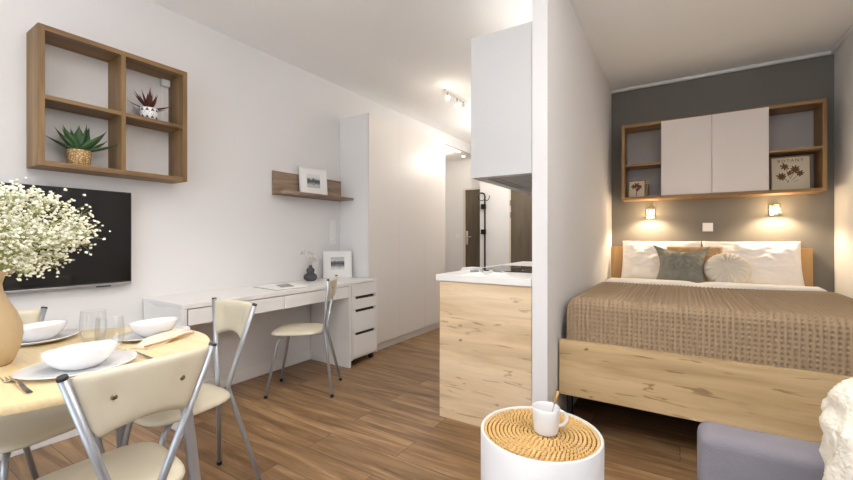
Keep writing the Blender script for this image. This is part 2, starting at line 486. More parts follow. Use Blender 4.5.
# front door in the recess
d1 = struct(MB().box((-3.245, 6.405, .005), (-2.42, 6.445, 2.0), .002).build('door_1', M['door']))
fr = MB(); fr.box((-3.285, 6.385, 0), (-3.247, 6.40, 2.03)); fr.box((-3.247, 6.385, 2.003), (-2.78, 6.40, 2.03))
struct(fr.build('door_frame', M['doorframe'], d1))
h = MB(); h.box((-3.235, 6.392, 1.02), (-3.185, 6.404, 1.27), .004); h.tube([(-3.21, 6.39, 1.16), (-3.21, 6.35, 1.16), (-3.10, 6.35, 1.16)], .011)
struct(h.build('door_handle', M['chrome'], d1, auto=40))
# bathroom door in the hall wall
d2 = struct(MB().box((-2.235, 5.972, .005), (-1.42, 6.0, 2.03), .002).build('door_2', M['door']))
fr = MB(); fr.box((-2.265, 5.975, 0), (-2.238, 6.0, 2.05)); fr.box((-1.417, 5.975, 0), (-1.385, 6.0, 2.05)); fr.box((-2.265, 5.975, 2.033), (-1.385, 6.0, 2.07))
struct(fr.build('door_frame', M['doorframe'], d2))
for z in (1.50, 1.69):
    struct(MB().tube([(-2.243, 5.966, z - .045), (-2.243, 5.966, z + .045)], .010).build('hinge', M['chrome'], d2, auto=40))

# ------------------------------------------------------------------ wardrobe along the left wall
t = thing('wardrobe', 'tall white built-in wardrobe with plain handleless doors along the left wall', 'wardrobe', (XL, 2.972, 0))
D = .395
MB().box((.004, 0, 0.0), (D - .022, .018, 2.36), .001).build('side_panel', M['white'], t)
MB().box((.004, 1.47, 0.0), (D - .022, 1.488, 2.36), .001).build('side_panel', M['ward'], t)
MB().box((.004, .018, 2.342), (D - .022, 1.47, 2.36)).build('top_panel', M['ward'], t)
MB().box((.004, .018, 0.082), (D - .03, 1.47, .10)).build('bottom_panel', M['ward'], t)
MB().box((D - .05, .018, 0), (D - .035, 1.47, .078)).build('plinth', M['ward'], t)
MB().box((.004, .018, .1), (.008, 1.47, 2.342)).build('back_panel', M['ward'], t)
for i in range(3):
    MB().box((D - .02, i * .4957 + .0006, .084), (D, (i + 1) * .4957 - .0006, 2.36), .0006).build('door', M['ward'], t)

# ------------------------------------------------------------------ desk and drawer unit
t = thing('desk', 'long white desk with two shallow drawers against the left wall', 'desk', (XL, 1.192, 0))
W_, DP = 1.412, .505
MB().box((.002, 0, .722), (DP, W_, .75), .002).build('desktop', M['white'], t)
MB().box((.016, 0, 0), (DP - .002, .028, .7215), .002).build('side_panel', M['white'], t)
MB().box((.016, W_ - .028, 0), (DP - .002, W_, .7215), .002).build('side_panel', M['white'], t)
MB().box((.02, .0285, .60), (.034, W_ - .0285, .7215)).build('back_rail', M['white'], t)
MB().box((.034, .0285, .7185), (DP - .03, W_ - .0285, .7213)).build('gap_shade_panel', M['gap_shade'], t)  # dark sheet, painted shade for the gap above the drawers
for a, b in ((.034, .70), (.712, 1.379)):
    dr = MB().box((DP - .018, a, .622), (DP, b, .7165), .0015).build('drawer', M['white'], t)
    MB().box((.08, a + .012, .626), (DP - .0185, b - .012, .712)).build('drawer_box', M['white'], dr)
MB().box((DP - .014, .7015, .622), (DP - .004, .7105, .7165)).build('divider', M['white'], t)

t = thing('drawer_unit', 'narrow white drawer unit on castors between the desk and the wardrobe', 'drawer unit', (XL, 2.612, 0))
W_ = .354
bx = MB(); bx.box((.01, 0, .055), (DP - .004, .016, .75), .001); bx.box((.01, W_ - .016, .055), (DP - .004, W_, .75), .001)
bx.box((.01, .016, .732), (DP - .004, W_ - .016, .75)); bx.box((.01, .016, .055), (DP - .02, W_ - .016, .07)); bx.box((.01, .016, .07), (.02, W_ - .016, .732))
bx.build('body', M['white'], t)
MB().box((.021, .017, .071), (DP - .034, W_ - .017, .731)).build('gap_shade_box', M['gap_shade'], t)  # dark filler behind the fronts, painted shade for the slots
for z0, z1, slot in ((.617, .727, False), (.500, .612, True), (.292, .495, True), (.075, .287, True)):
    zt = z1 - (.022 if slot else 0)
    f = MB(); f.box((DP - .02, .019, z0), (DP - .003, W_ - .019, zt), .001)
    if slot:
        f.box((DP - .02, .019, zt - .001), (DP - .003, .05, z1), .0005); f.box((DP - .02, W_ - .042, zt - .001), (DP - .003, W_ - .019, z1), .0005)
    dr = f.build('drawer', M['white'], t)
for x in (.06, DP - .05):
    for y in (.045, W_ - .045):
        c = MB(); c.tube([(x, y - .012, .024), (x, y + .012, .024)], .024, 14); c.box((x - .012, y - .016, .03), (x + .012, y + .016, .0545), .003)
        c.build('castor', M['rubber'], t, auto=40)

# ------------------------------------------------------------------ open cube shelf, television, picture ledge on the left wall
t = thing('cube_shelf', 'square honey oak wall shelf with four open compartments holding two small plants', 'wall shelf', (XL, .648, 1.512))
SD, SW, SH, T = .195, .727, .724, .027
MB().box((.002, 0, 0), (SD, T, SH), .001).build('side_board', M['oakboxZ'], t)
MB().box((.002, SW - T, 0), (SD, SW, SH), .001).build('side_board', M['oakboxZ'], t)
MB().box((.002, T, SH - T), (SD - .001, SW - T, SH), .001).build('top_board', M['oakboxY'], t)
MB().box((.002, T, 0), (SD - .001, SW - T, T), .001).build('bottom_board', M['oakboxY'], t)
MB().box((.002, .360, T), (SD - .002, .360 + .022, SH - T), .001).build('upright_divider', M['oakboxZ'], t)
MB().box((.002, T, .345), (SD - .003, .360, .367), .001).build('middle_shelf', M['oakboxY'], t)
MB().box((.002, .382, .345), (SD - .003, SW - T, .367), .001).build('middle_shelf', M['oakboxY'], t)
b = MB(); b.box((.003, SW - T - .055, SH - T - .05), (.035, SW - T - .001, SH - T - .004), .004); b.box((.003, SW - T - .05, .37), (.006, SW - T - .03, SH - T - .05))
o = b.build('hanging_bracket', M['pane'], t)


def leafmb(mb, base, direction, length, width, bend=.3, thick=.25):
    """pointed fleshy leaf"""
    d = Vector(direction).normalized(); side = d.cross(Vector((0, 0, 1)))
    if side.length < .05: side = Vector((1, 0, 0))
    side.normalize(); up = side.cross(d)
    n = 9; rings = []
    for i in range(n):
        f = i / (n - 1)
        p = Vector(base) + d * length * f + up * (bend * length * (f * f - .35 * f))
        wd = width * (math.sin(PI * min(1, f * .78 + .2)) ** .8) * (1 - f ** 3) + .0004
        ring = []
        for a in range(6):
            an = 2 * PI * a / 6
            ring.append(mb.bm.verts.new(p + side * math.cos(an) * wd + up * (math.sin(an) * wd * thick + abs(math.cos(an)) * wd * .35)))
        rings.append(ring)
    for a, b_ in zip(rings, rings[1:]):
        for k in range(6): mb.bm.faces.new((a[k], a[(k + 1) % 6], b_[(k + 1) % 6], b_[k]))
    mb.bm.faces.new(rings[0]); mb.bm.faces.new(rings[-1])


t = thing('potted_succulent', 'large green spiky succulent in a gold crackled pot on the wall shelf', 'plant', (XL + .112, .838, 1.512 + T + .0005))
MB().lathe([(0, 0), (.044, 0), (.048, .004), (.054, .06), (.056, .086), (.053, .089), (.049, .084), (.047, .07), (0, .07)], seg=28).build('pot', M['crackle'], t, smooth=True)
MB().lathe([(0, .0815), (.047, .0805), (.047, .074), (0, .073)], seg=20).build('soil', M['soil'], t)
lf = MB(); rr = random.Random(3)
for k in range(13):
    a = k * 2.4 + .3; el = [.35, .75, 1.15][k % 3] + rr.uniform(-.08, .12); ln = [.185, .17, .15][k % 3] * rr.uniform(.85, 1.1)
    cx_ = math.cos(a) * .5
    leafmb(lf, (math.cos(a) * .008, math.sin(a) * .012, .082), (math.cos(el) * cx_, math.cos(el) * math.sin(a) * 1.1, math.sin(el)), ln, .034, .25)
lf.build('leaves', M['leaf'], t, smooth=True)

t = thing('potted_succulent', 'small maroon succulent in a white triangle-patterned pot on the wall shelf', 'plant', (XL + .125, 1.178, 1.512 + .3675))
MB().lathe([(0, 0), (.042, 0), (.045, .004), (.050, .04), (.050, .072), (.047, .074), (.045, .068), (.043, .06), (0, .06)], seg=26).build('pot', M['ceramic'], t, smooth=True)
tr = MB()
for row in range(3):
    for k in range(11):
        a = (k + .5 * (row % 2)) * 2 * PI / 11; z = .008 + row * .022; r0 = .0452 + z * .09
        def P_(da, dz): return Vector((math.cos(a + da) * (min(r0 + dz * .09, .0502) + .0006), math.sin(a + da) * (min(r0 + dz * .09, .0502) + .0006), z + dz))
        q = [P_(-.22, 0), P_(.22, 0), P_(0, .017)]
        tr.poly(q, .0005, (math.cos(a), math.sin(a), 0))
tr.build('triangle_pattern', M['charcoal'], t)
MB().lathe([(0, .069), (.043, .068), (.043, .063), (0, .062)], seg=18).build('soil', M['soil'], t)
lf = MB()
for k in range(14):
    a = k * 2.4; el = [.2, .6, 1.05][k % 3] + rr.uniform(-.1, .1); ln = [.14, .13, .115][k % 3] * rr.uniform(.85, 1.1)
    leafmb(lf, (0, 0, .066), (math.cos(el) * math.cos(a) * .7, math.cos(el) * math.sin(a), math.sin(el)), ln, .0145, .25)
lf.build('leaves', M['redleaf'], t, smooth=True)

# television
t = thing('television', 'flat black television with a thin silver lower edge on the left wall', 'television', (XL, .138, .855))
TW, TH_ = .976, .568
MB().box((.012, .004, .004), (.038, TW - .004, TH_ - .003), .004).build('back_cover', M['tvback'], t)
MB().box((.038, 0, .014), (.047, TW, TH_), .002).build('bezel', M['tvback'], t)
MB().box((.0471, .006, .022), (.0485, TW - .006, TH_ - .006)).build('screen', M['screen'], t)
MB().box((.036, 0, 0), (.049, TW, .0138), .002).build('lower_bezel', M['tvsilver'], t)
MB().box((.03, .80, -.007), (.046, .87, -.0005), .002).build('sensor_box', M['tvback'], t)
MB().box((.001, .3, .15), (.0118, .68, .4)).build('wall_mount', M['tvback'], t)

# picture ledge with framed photograph
t = thing('picture_ledge', 'grey-brown wooden picture ledge on the left wall beside the wardrobe', 'shelf', (XL, 2.165, 1.512))
LW = .803
MB().box((.002, 0, 0), (.020, LW, .205), .001).build('back_board', M['ledge'], t)
MB().box((.0205, 0, .004), (.195, LW, .026), .001).build('ledge_board', M['ledge'], t)


def framed(name, label, loc, wd, ht, photo, pw, ph, rz, tilt, frame='white', fw=.014, cat='picture', pz=0.0):
    """frame standing on its lower edge; local X across, +Y towards the viewer, Z up"""
    t = thing(name, label, cat, loc, rot=(tilt, 0, rz))
    f = MB(); fm = M[frame]
    f.box((-wd / 2, -.018, 0), (-wd / 2 + fw, 0, ht), .001); f.box((wd / 2 - fw, -.018, 0), (wd / 2, 0, ht), .001)
    f.box((-wd / 2 + fw, -.018, 0), (wd / 2 - fw, 0, fw), .001); f.box((-wd / 2 + fw, -.018, ht - fw), (wd / 2 - fw, 0, ht), .001)
    f.build('frame', fm, t)
    MB().box((-wd / 2 + fw, -.016, fw), (wd / 2 - fw, -.006, ht - fw)).build('mat_board', M['paper'] if photo else M['poster'], t)
    if photo:
        MB().box((-pw / 2, -.0058, ht / 2 - ph / 2 + pz), (pw / 2, -.005, ht / 2 + ph / 2 + pz)).build('photograph', M[photo], t)
    return t


# rz: local +Y faces +X  -> rz = -90
framed('framed_picture', 'white framed black and white landscape photograph standing on the wooden ledge', (XL + .092, 2.555, 1.539), .285, .250, 'photo_hills', .135, .125, R(-100), R(5), pz=.004)
framed('framed_picture', 'white framed black and white photograph standing on the white drawer unit', (-2.80, 2.80, .751), .272, .262, 'photo_sea', .130, .125, R(-128), R(7), pz=.012)

# gourd vase with sprigs on the desk
t = thing('gourd_vase', 'small charcoal double-gourd vase with pale sprigs on the desk', 'vase', (-2.845, 2.50, .75))
MB().lathe([(0, 0), (.036, 0), (.052, .012), (.060, .032), (.055, .052), (.038, .066), (.030, .072), (.034, .082), (.037, .094), (.033, .108), (.020, .120), (.014, .126), (.014, .138), (.017, .142), (.012, .141), (.010, .12), (0, .118)], seg=32).build('vase_body', M['charcoal'], t, smooth=True)
sp = MB(); rr = random.Random(5)
for k in range(10):
    a = rr.uniform(0, 2 * PI); r_ = rr.uniform(.02, .11); z = rr.uniform(.19, .28)
    tip = Vector((math.cos(a) * r_ * .5, math.sin(a) * r_, z))
    sp.tube([(0, 0, .12), (tip.x * .3, tip.y * .3, .18), tip], .0009, 4)
    for j in range(5):
        q = tip + Vector((rr.uniform(-.015, .015), rr.uniform(-.025, .025), rr.uniform(-.02, .02)))
        sp.tube([tip - Vector((0, 0, .02)), q], .0006, 3); sp.ball(q, rr.uniform(.004, .007), 1)
sp.build('dried_sprigs', M['dried'], t)

# open book on the desk
t = thing('open_book', 'open book lying on the white desk', 'book', (-2.665, 2.05, .7505), R(-6))
bk = MB()
bk.box((-.170, -.145, 0), (.170, .145, .003), .0005)
bk.build('cover', M['greypage'], t)
for s in (-1, 1):
    pg = MB()
    def pf(u, v, s=s): return Vector((s * u * .164, -.14 + .28 * v, .0035 + .016 * (math.sin(PI * min(1, u * 1.0)) * .7 + .35 * (1 - u)) if True else 0))
    g1 = pg.grid(pf, 12, 2)
    g2 = pg.grid(lambda u, v, s=s: Vector((s * u * .164, -.14 + .28 * v, .0032)), 12, 2)
    for i in range(11):
        for j in (0, 1): pg.bm.faces.new((g1[i][j], g1[i + 1][j], g2[i + 1][j], g2[i][j]))
    pg.bm.faces.new((g1[11][0], g1[11][1], g2[11][1], g2[11][0]))
    pg.build('pages', M['paper'] if s < 0 else M['paper'], t)
MB().box((.04, -.08, .0205), (.13, .03, .0215), rot=Matrix.Rotation(R(8), 3, 'Y')).build('printed_photo', M['greypage'], t)

# wall sockets and switches
def plate(name, label, cat, loc, rz, n=1, vertical=False, rocker=True):
    t = thing(name, label, cat, loc, rz)
    hh = .081 * (n if vertical else 1); ww = .081 * (1 if vertical else n)
    MB().box((-ww / 2, 0, -hh / 2), (ww / 2, .009, hh / 2), .003).build('frame_plate', M['pane'], t)
    for i in range(n):
        cx_ = 0 if vertical else (i - (n - 1) / 2) * .075; cz_ = (i - (n - 1) / 2) * .075 if vertical else 0
        if rocker: MB().box((cx_ - .027, .009, cz_ - .027), (cx_ + .027, .0125, cz_ + .027), .002).build('rocker', M['pane'], t)
        else: MB().lathe([(0, .004), (.020, .004), (.021, .0), (.026, .0), (.027, -.003)], seg=20).build('socket', M['pane'], t, loc=(cx_, .0125, cz_)).rotation_euler = (R(-90), 0, 0)
    return t


plate('wall_socket', 'white triple wall socket on the left wall above the desk near the wardrobe', 'socket', (XL, 2.87, 1.20), R(-90), 3, True, False)
plate('light_switch', 'white double switch on the grey wall above the bed', 'switch', (.222, YB, 1.243), R(180), 1, False)
plate('light_switch', 'small white switch on the hall wall left of the dark entrance door', 'switch', (-3.40, 6.4, 1.17), R(180), 1)


# ------------------------------------------------------------------ chairs
def chair_parts(t):
    post_pts = {}
    for s in (-1, 1):
        # rear post runs from a splayed foot, in to the seat and out again to the backrest top
        pts = [(s * .170, -.262, .012), (s * .050, -.186, .425), (s * .044, -.180, .455), (s * .048, -.182, .48), (s * .163, -.232, .838)]
        p = MB().tube(pts, .0105, 12).build('rear_post', M['steel'], t, smooth=True)
        a = Vector(pts[-2]); b_ = Vector(pts[-1]); d = (b_ - a).normalized()
        MB().tube([b_ - d * .002, b_ + d * .005], [.0112, .0105], 14).build('end_cap', M['darkcap'], p, auto=40)
        MB().tube([(s * .1732, -.2644, .0005), (s * .169, -.261, .02)], .0125, 12).build('foot_cap', M['rubber'], p, auto=40)
        fp = [(s * .030, -.165, .430), (s * .06, -.05, .428)]
        for k in range(7):
            q = k / 6 * PI / 2
            fp.append((s * (.085 + .055 * math.sin(q)), .055 + .085 * math.sin(q), .428 - .075 * (1 - math.cos(q))))
        fp.append((s * .172, .205, .012))
        f = MB().tube(fp, .0105, 12).build('front_leg', M['steel'], t, smooth=True)
        MB().tube([(s * .1723, .206, .0005), (s * .171, .203, .02)], .0125, 12).build('foot_cap', M['rubber'], f, auto=40)
    MB().tube([(-.05, -.178, .432), (.05, -.178, .432)], .009, 10).build('cross_tube', M['steel'], t, smooth=True)

    # seat: rounded trapezoid cushion
    def outline(a):
        c, s_ = math.cos(a), math.sin(a); p = 3.8
        r = (abs(c) ** p + abs(s_) ** p) ** (-1 / p)
        y = r * s_ * .178 + .015; x = r * c * (.172 + .018 * (y / .2))
        return x, y
    sm = MB(); n = 48
    prof = [(0, .477), (.35, .476), (.65, .473), (.85, .468), (.95, .462), (.99, .454), (1.0, .446), (.985, .441), (.93, .4395), (0, .4395)]
    rings = []
    for (k, z) in prof:
        if k == 0: rings.append([sm.bm.verts.new((0, .01, z))])
        else: rings.append([sm.bm.verts.new((outline(2 * PI * i / n)[0] * k, (outline(2 * PI * i / n)[1] - .01) * k + .01, z)) for i in range(n)])
    for a, b_ in zip(rings, rings[1:]):
        for i in range(n):
            if len(a) == 1: sm.bm.faces.new((a[0], b_[i], b_[(i + 1) % n]))
            elif len(b_) == 1: sm.bm.faces.new((a[i], b_[0], a[(i + 1) % n]))
            else: sm.bm.faces.new((a[i], b_[i], b_[(i + 1) % n], a[(i + 1) % n]))
    sm.build('seat', M['vinyl'], t, smooth=True)

    # backrest: padded curved panel hung between the posts, arched lower edge, dimpled at its two buttons
    def back_pt(u, v, front):
        # u -1..1 across, v 0 bottom .. 1 top
        z0 = .668 + .032 * (1 - u * u)
        z1 = .842 - .004 * u * u
        if abs(u) > .8:
            k = (abs(u) - .8) / .2
            z0 += .032 * k ** 3; z1 -= .006 * k ** 3
        z = z0 + (z1 - z0) * v
        half = .048 + .115 * (z - .48) / .358 - .0085
        x = u * half
        ypost = -.232 + (.838 - z) * .145
        y = ypost - .020 * (1 - u * u)
        e = max(0.0, (1 - abs(u) ** 6) * (1 - abs(2 * v - 1) ** 5))
        th = .004 + .0115 * e ** .5
        for cu in (-.56, .56):
            r2 = ((u - cu) / .22) ** 2 + ((v - .55) / .4) ** 2
            th -= .006 * math.exp(-r2 * 1.6)
        return Vector((x, y + (th if front else -th), z))
    bm_ = MB(); nu, nv = 41, 17
    F_ = [[bm_.bm.verts.new(back_pt(-1 + 2 * i / (nu - 1), j / (nv - 1), True)) for j in range(nv)] for i in range(nu)]
    B_ = [[bm_.bm.verts.new(back_pt(-1 + 2 * i / (nu - 1), j / (nv - 1), False)) for j in range(nv)] for i in range(nu)]
    for i in range(nu - 1):
        for j in range(nv - 1):
            bm_.bm.faces.new((F_[i][j], F_[i][j + 1], F_[i + 1][j + 1], F_[i + 1][j])); bm_.bm.faces.new((B_[i][j], B_[i + 1][j], B_[i + 1][j + 1], B_[i][j + 1]))
        bm_.bm.faces.new((F_[i][0], F_[i + 1][0], B_[i + 1][0], B_[i][0])); bm_.bm.faces.new((F_[i][-1], B_[i][-1], B_[i + 1][-1], F_[i + 1][-1]))
    for j in range(nv - 1):
        bm_.bm.faces.new((F_[0][j], B_[0][j], B_[0][j + 1], F_[0][j + 1])); bm_.bm.faces.new((F_[-1][j], F_[-1][j + 1], B_[-1][j + 1], B_[-1][j]))
    back = bm_.build('backrest', M['vinyl'], t, smooth=True)
    for cu in (-.56, .56):
        c = back_pt(cu, .55, False)
        MB().lathe([(0, .003), (.004, .0028), (.0068, .0012), (.0075, -.001), (0, -.001)], seg=18).build('button', M['screw'], back, smooth=True, loc=c).rotation_euler = (R(82), 0, 0)
    return t


CG = 'cream vinyl chairs with silver tube frames'
ch1 = chair_parts(thing('dining_chair', 'cream vinyl tube chair in the foreground, its buttoned back towards the viewer', 'chair', (-1.35, .465, 0), R(90), CG))
for lab, loc, rz in (('cream vinyl tube chair at the table end nearest the desk', (-1.785, .87, 0), R(180)),
                     ('cream vinyl tube chair behind the vase, between round table and television wall', (-2.045, .462, 0), R(-76)),
                     ('cream vinyl tube chair standing alone, turned towards the white desk', (-2.415, 2.035, 0), R(124.8))):
    c = copy_tree(ch1); c.location = loc; c.rotation_euler = (0, 0, rz); c['label'] = lab

# ------------------------------------------------------------------ round table
TX, TY = -1.712, .443
t = thing('round_table', 'round pale wooden dining table on grey tube legs set with bowls', 'table', (TX, TY, 0))
MB().lathe([(0, .728), (.435, .728), (.443, .731), (.445, .736), (.445, .748), (.442, .753), (.436, .755), (0, .755)], seg=96).build('tabletop', M['table'], t, auto=35)
for ph in (52, 134, -128, -52):
    a = R(ph)
    lg = MB().tube([(math.cos(a) * .355, math.sin(a) * .355, .712), (math.cos(a) * .43, math.sin(a) * .43, .004)], .0185, 20).build('leg', M['steel'], t, auto=40)
    MB().tube([(math.cos(a) * .354, math.sin(a) * .354, .7275), (math.cos(a) * .355, math.sin(a) * .355, .711)], .032, 20).build('mounting_flange', M['steel'], lg, auto=40)
ZT = .7552


def plate_bowl(px, py, br, pr, lp, lb, tilt_dir):
    p = MB()
    def wob(q): return Vector((q.x * (1 + .05 * math.sin(2 * math.atan2(q.y, q.x) + tilt_dir)), q.y * (1 + .04 * math.cos(3 * math.atan2(q.y, q.x))), q.z + .006 * (q.x * math.cos(tilt_dir) + q.y * math.sin(tilt_dir)) / pr * (math.hypot(q.x, q.y) / pr) ** 2))
    p.lathe([(0, .0), (pr * .62, 0), (pr * .70, .002), (pr, .0125), (pr * 1.005, .0145), (pr * .99, .0155), (pr * .70, .0065), (pr * .6, .005), (0, .005)], seg=64, fn=wob)
    tag(p.build('dinner_plate', M['ceramic'], None, smooth=True, loc=(px, py, ZT)), lp, 'plate', 'white plates on the round table')
    b = MB()
    def tilt(q):
        k = (q.x * math.cos(.56) + q.y * math.sin(.56)) / br
        h_ = max(0, q.z) / .05
        return Vector((q.x * (1 + .03 * k), q.y, q.z * (1 + .08 * k * h_)))
    b.lathe([(0, 0), (br * .48, 0), (br * .52, .002), (br * .68, .011), (br * .86, .026), (br * .97, .044), (br * 1.0, .053), (br * .985, .0545), (br * .95, .045), (br * .83, .029), (br * .64, .014), (br * .4, .0065), (0, .005)], seg=64, fn=tilt)
    tag(b.build('bowl', M['ceramic'], None, smooth=True, loc=(px, py, ZT + .0062)), lb, 'bowl', 'white bowls on the round table')


plate_bowl(-1.494, .445, .088, .138, 'white plate under the front bowl, behind the foreground chair back', 'white bowl nearest the viewer, behind the foreground chair back', .5)
plate_bowl(-1.735, .742, .080, .125, 'white plate at the far right rim of the table near the desk', 'white bowl at the table side nearest the desk', .3)
plate_bowl(-2.030, .478, .084, .122, 'white plate partly hidden behind the beige vase', 'white bowl right behind the beige vase', .7)

# tumblers
for (x, y, lab) in ((-1.850, .588, 'clear tumbler behind the front bowl, left of its pair'), (-1.655, .572, 'clear tumbler behind the front bowl, right of its pair')):
    g = MB().lathe([(0, .0005), (.028, .0005), (.034, .004), (.040, .035), (.041, .07), (.0375, .112), (.0365, .1135), (.0358, .112), (.0395, .07), (.0385, .035), (.031, .011), (0, .009)], seg=36)
    tag(g.build('tumbler', M['glass'], None, smooth=True, loc=(x, y, ZT)), lab, 'glass', 'clear tumblers on the round table')


def cutlery(name, label, cat, loc, rz, fork=True):
    t = thing(name, label, cat, loc, rz)
    h_ = MB()
    def ribbon(mb, pts):
        vs = []
        for (y, hw, z) in pts:
            vs.append([mb.bm.verts.new((sx * hw, y, z + dz)) for sx, dz in ((-1, 0), (1, 0), (1, .0018), (-1, .0018))])
        for a, b_ in zip(vs, vs[1:]):
            for k in range(4): mb.bm.faces.new((a[k], a[(k + 1) % 4], b_[(k + 1) % 4], b_[k]))
        mb.bm.faces.new(vs[0][::-1]); mb.bm.faces.new(vs[-1])
    ribbon(h_, [(-.110, .0035, .001), (-.105, .006, .001), (-.06, .0052, .004), (-.01, .0035, .010), (.02, .0032, .011), (.035, .006, .007)])
    h_.build('handle', M['chrome'], t, auto=60)
    b = MB()
    if fork:
        ribbon(b, [(.035, .006, .007), (.045, .012, .003), (.058, .0135, .001)])
        for k in range(4):
            x = (k - 1.5) * .0079
            b.tube([(x, .056, .002), (x, .075, .0018), (x * 1.03, .098, .005)], [.0022, .002, .0012], 6)
        b.build('tines', M['chrome'], t, auto=60)
    else:
        b.lathe([(0, .001), (.012, .0016), (.018, .005), (.020, .009), (.019, .0095), (.012, .0035), (0, .0025)], 0, .062, 0, 24, .9, 1.45)
        b.build('spoon_bowl', M['chrome'], t, smooth=True)
    return t


cutlery('fork', 'metal fork lying on the table left of the front plate', 'fork', (-1.462, .305, ZT), R(90), True)
cutlery('fork', 'metal fork on the table between the front bowl and the folded napkin', 'fork', (-1.497, .590, ZT), R(95), True)

# folded napkin with a bamboo stick at the right hand place
def cloth(mb, cx, cy, w_, l_, a, z0, th):
    """folded cloth lying half on the plate rim, half on the table top"""
    ca, sa = math.cos(a), math.sin(a)
    def f(u, v, dz=0):
        x = (u - .5) * w_; y = (v - .5) * l_
        X, Y = cx + x * ca - y * sa, cy + x * sa + y * ca
        r = math.hypot(X + 1.735, Y - .742)
        k = min(1, max(0, (.165 - r) / .045)); k = k * k * (3 - 2 * k)
        return Vector((X + 1.60, Y - .72, z0 + .0175 * k + dz))
    A = mb.grid(lambda u, v: f(u, v, th), 14, 26); B = mb.grid(lambda u, v: f(u, v), 14, 26)
    for i in range(13):
        for j in (0, 25): mb.bm.faces.new((A[i][j], A[i + 1][j], B[i + 1][j], B[i][j]))
    for j in range(25):
        for i in (0, 13): mb.bm.faces.new((A[i][j], A[i][j + 1], B[i][j + 1], B[i][j]))
    return mb


t = thing('folded_napkin', 'beige folded linen napkin lying by the right hand plate', 'napkin', (-1.60, .72, ZT))
cloth(MB(), -1.622, .728, .070, .215, R(24), .0006, .003).build('lower_fold', M['linen'], t, smooth=True)
cloth(MB(), -1.624, .726, .060, .195, R(27), .0040, .003).build('upper_fold', M['linen'], t, smooth=True)
tag(MB().tube([(-.105, 0, 0), (.105, 0, 0)], [.0032, .0022], 8).build('chopstick', M['bamboo'], None, smooth=True, loc=(-1.585, .735, ZT + .0115), rz=R(108)), 'thin bamboo stick lying on the beige napkin', 'chopstick')

# vase and baby's breath
VX, VY = -1.757, .298
vt = MB().lathe([(0, 0), (.052, 0), (.058, .005), (.073, .04), (.081, .085), (.079, .12), (.066, .160), (.048, .195), (.038, .222), (.035, .245), (.041, .268), (.050, .285), (.047, .286), (.037, .265), (.031, .245), (.034, .222), (.048, .19), (.06, .16), (0, .05)], seg=56).build('vase', M['vase'], None, smooth=True, loc=(VX, VY, ZT))
tag(vt, 'beige rounded stoneware vase on the round table', 'vase')
bq = thing('flower_bouquet', 'large cloud of small white baby breath flowers in the beige vase', 'flowers', (VX, VY, ZT + .06))
rr = random.Random(11)
st = MB(); bl = MB()
ZN = .228            # vase mouth above the bouquet origin
def dirpt():
    while True:
        p = Vector((rr.uniform(-1, 1), rr.uniform(-1, 1), rr.uniform(-1, 1)))
        if .35 < p.length < 1: return p
centers = []
for k in range(150):
    p = dirpt(); p = p * (p.length ** -.35)
    c = Vector((p.x * .225 + .01, p.y * .225 + .012, .340 + p.z * .140))
    if math.hypot(c.x, c.y) < .07 and c.z < .26: c.z += .12
    centers.append(c)
for k, c in enumerate(centers):
    a = rr.uniform(0, 2 * PI)
    root = Vector((math.cos(a) * .018, math.sin(a) * .018, ZN - .03)); base = Vector((math.cos(a) * .012, math.sin(a) * .012, .03))
    mid = root.lerp(c, .5) + Vector((0, 0, .035))
    st.tube([base, root, mid, c], [.0009, .0009, .0009, .0007], 4)
    for j in range(rr.randint(22, 32)):
        d = Vector((rr.gauss(0, 1), rr.gauss(0, 1), rr.gauss(.15, .8)))
        q = c + d * .022
        if rr.random() < .75: st.tube([mid.lerp(c, rr.uniform(.6, 1)), c.lerp(q, .5) + Vector((0, 0, -.004)), q], .0005, 3)
        rad = rr.choice((.003, .004, .005, .0058))
        rot = Matrix.Rotation(rr.uniform(0, 6), 3, 'Z') @ Matrix.Rotation(rr.uniform(-1, 1), 3, 'X')
        bl.ball(q, rad, 1, (1, 1, .7), rot)
for v in bl.bm.verts: v.co += Vector((rr.uniform(-1, 1), rr.uniform(-1, 1), rr.uniform(-1, 1))) * .0011
o = st.build('stems', M['stem'], bq); o['kind'] = 'stuff'
o = bl.build('blossoms', M['blossom'], bq); o['kind'] = 'stuff'

# ------------------------------------------------------------------ kitchen
t = thing('kitchen_base_cabinet', 'kitchen base cabinet with a rustic oak end panel below the white worktop', 'cabinet', (-1.30, 2.2, 0))
MB().box((0, 0, 0), (.598, .02, .868), .001).build('end_panel', M['rustic'], t)
MB().box((.03, .0205, .1), (.597, 1.66, .868)).build('carcass', M['cabwhite'], t)
MB().box((.07, .0205, 0), (.597, 1.66, .0995)).build('plinth', M['cabwhite'], t)
for i in range(3): MB().box((.008, .025 + i * .545, .105), (.0295, .56 + i * .545, .866), .001).build('door', M['cabwhite'], t)
tag(MB().box((-1.322, 2.19, .8685), (-.701, 3.87, .908), .002).build('worktop', M['trim'], None), 'white kitchen worktop over the oak end panel', 'worktop')
t = thing('induction_hob', 'black glass hob in the worktop beside the dividing wall', 'hob', (-.99, 2.86, .9083))
MB().box((-.26, -.27, 0), (.26, .27, .006), .002).build('glass_plate', M['hob'], t)
for x in (-.13, .13):
    for y in (-.13, .13): MB().lathe([(.07, .0061), (.075, .0066), (.078, .0061)], x, y, 0, 32).build('cooking_zone_ring', M['greypage'], t)
t = thing('wall_cabinet', 'white kitchen wall cabinet hanging at the end of the dividing wall', 'cabinet', (-1.078, 2.2, 1.505))
MB().box((0, 0, 0), (.377, .018, .85), .001).build('end_panel', M['cabwhite'], t)
MB().box((.02, .0185, .085), (.376, 1.5, .85)).build('carcass', M['cabwhite'], t)
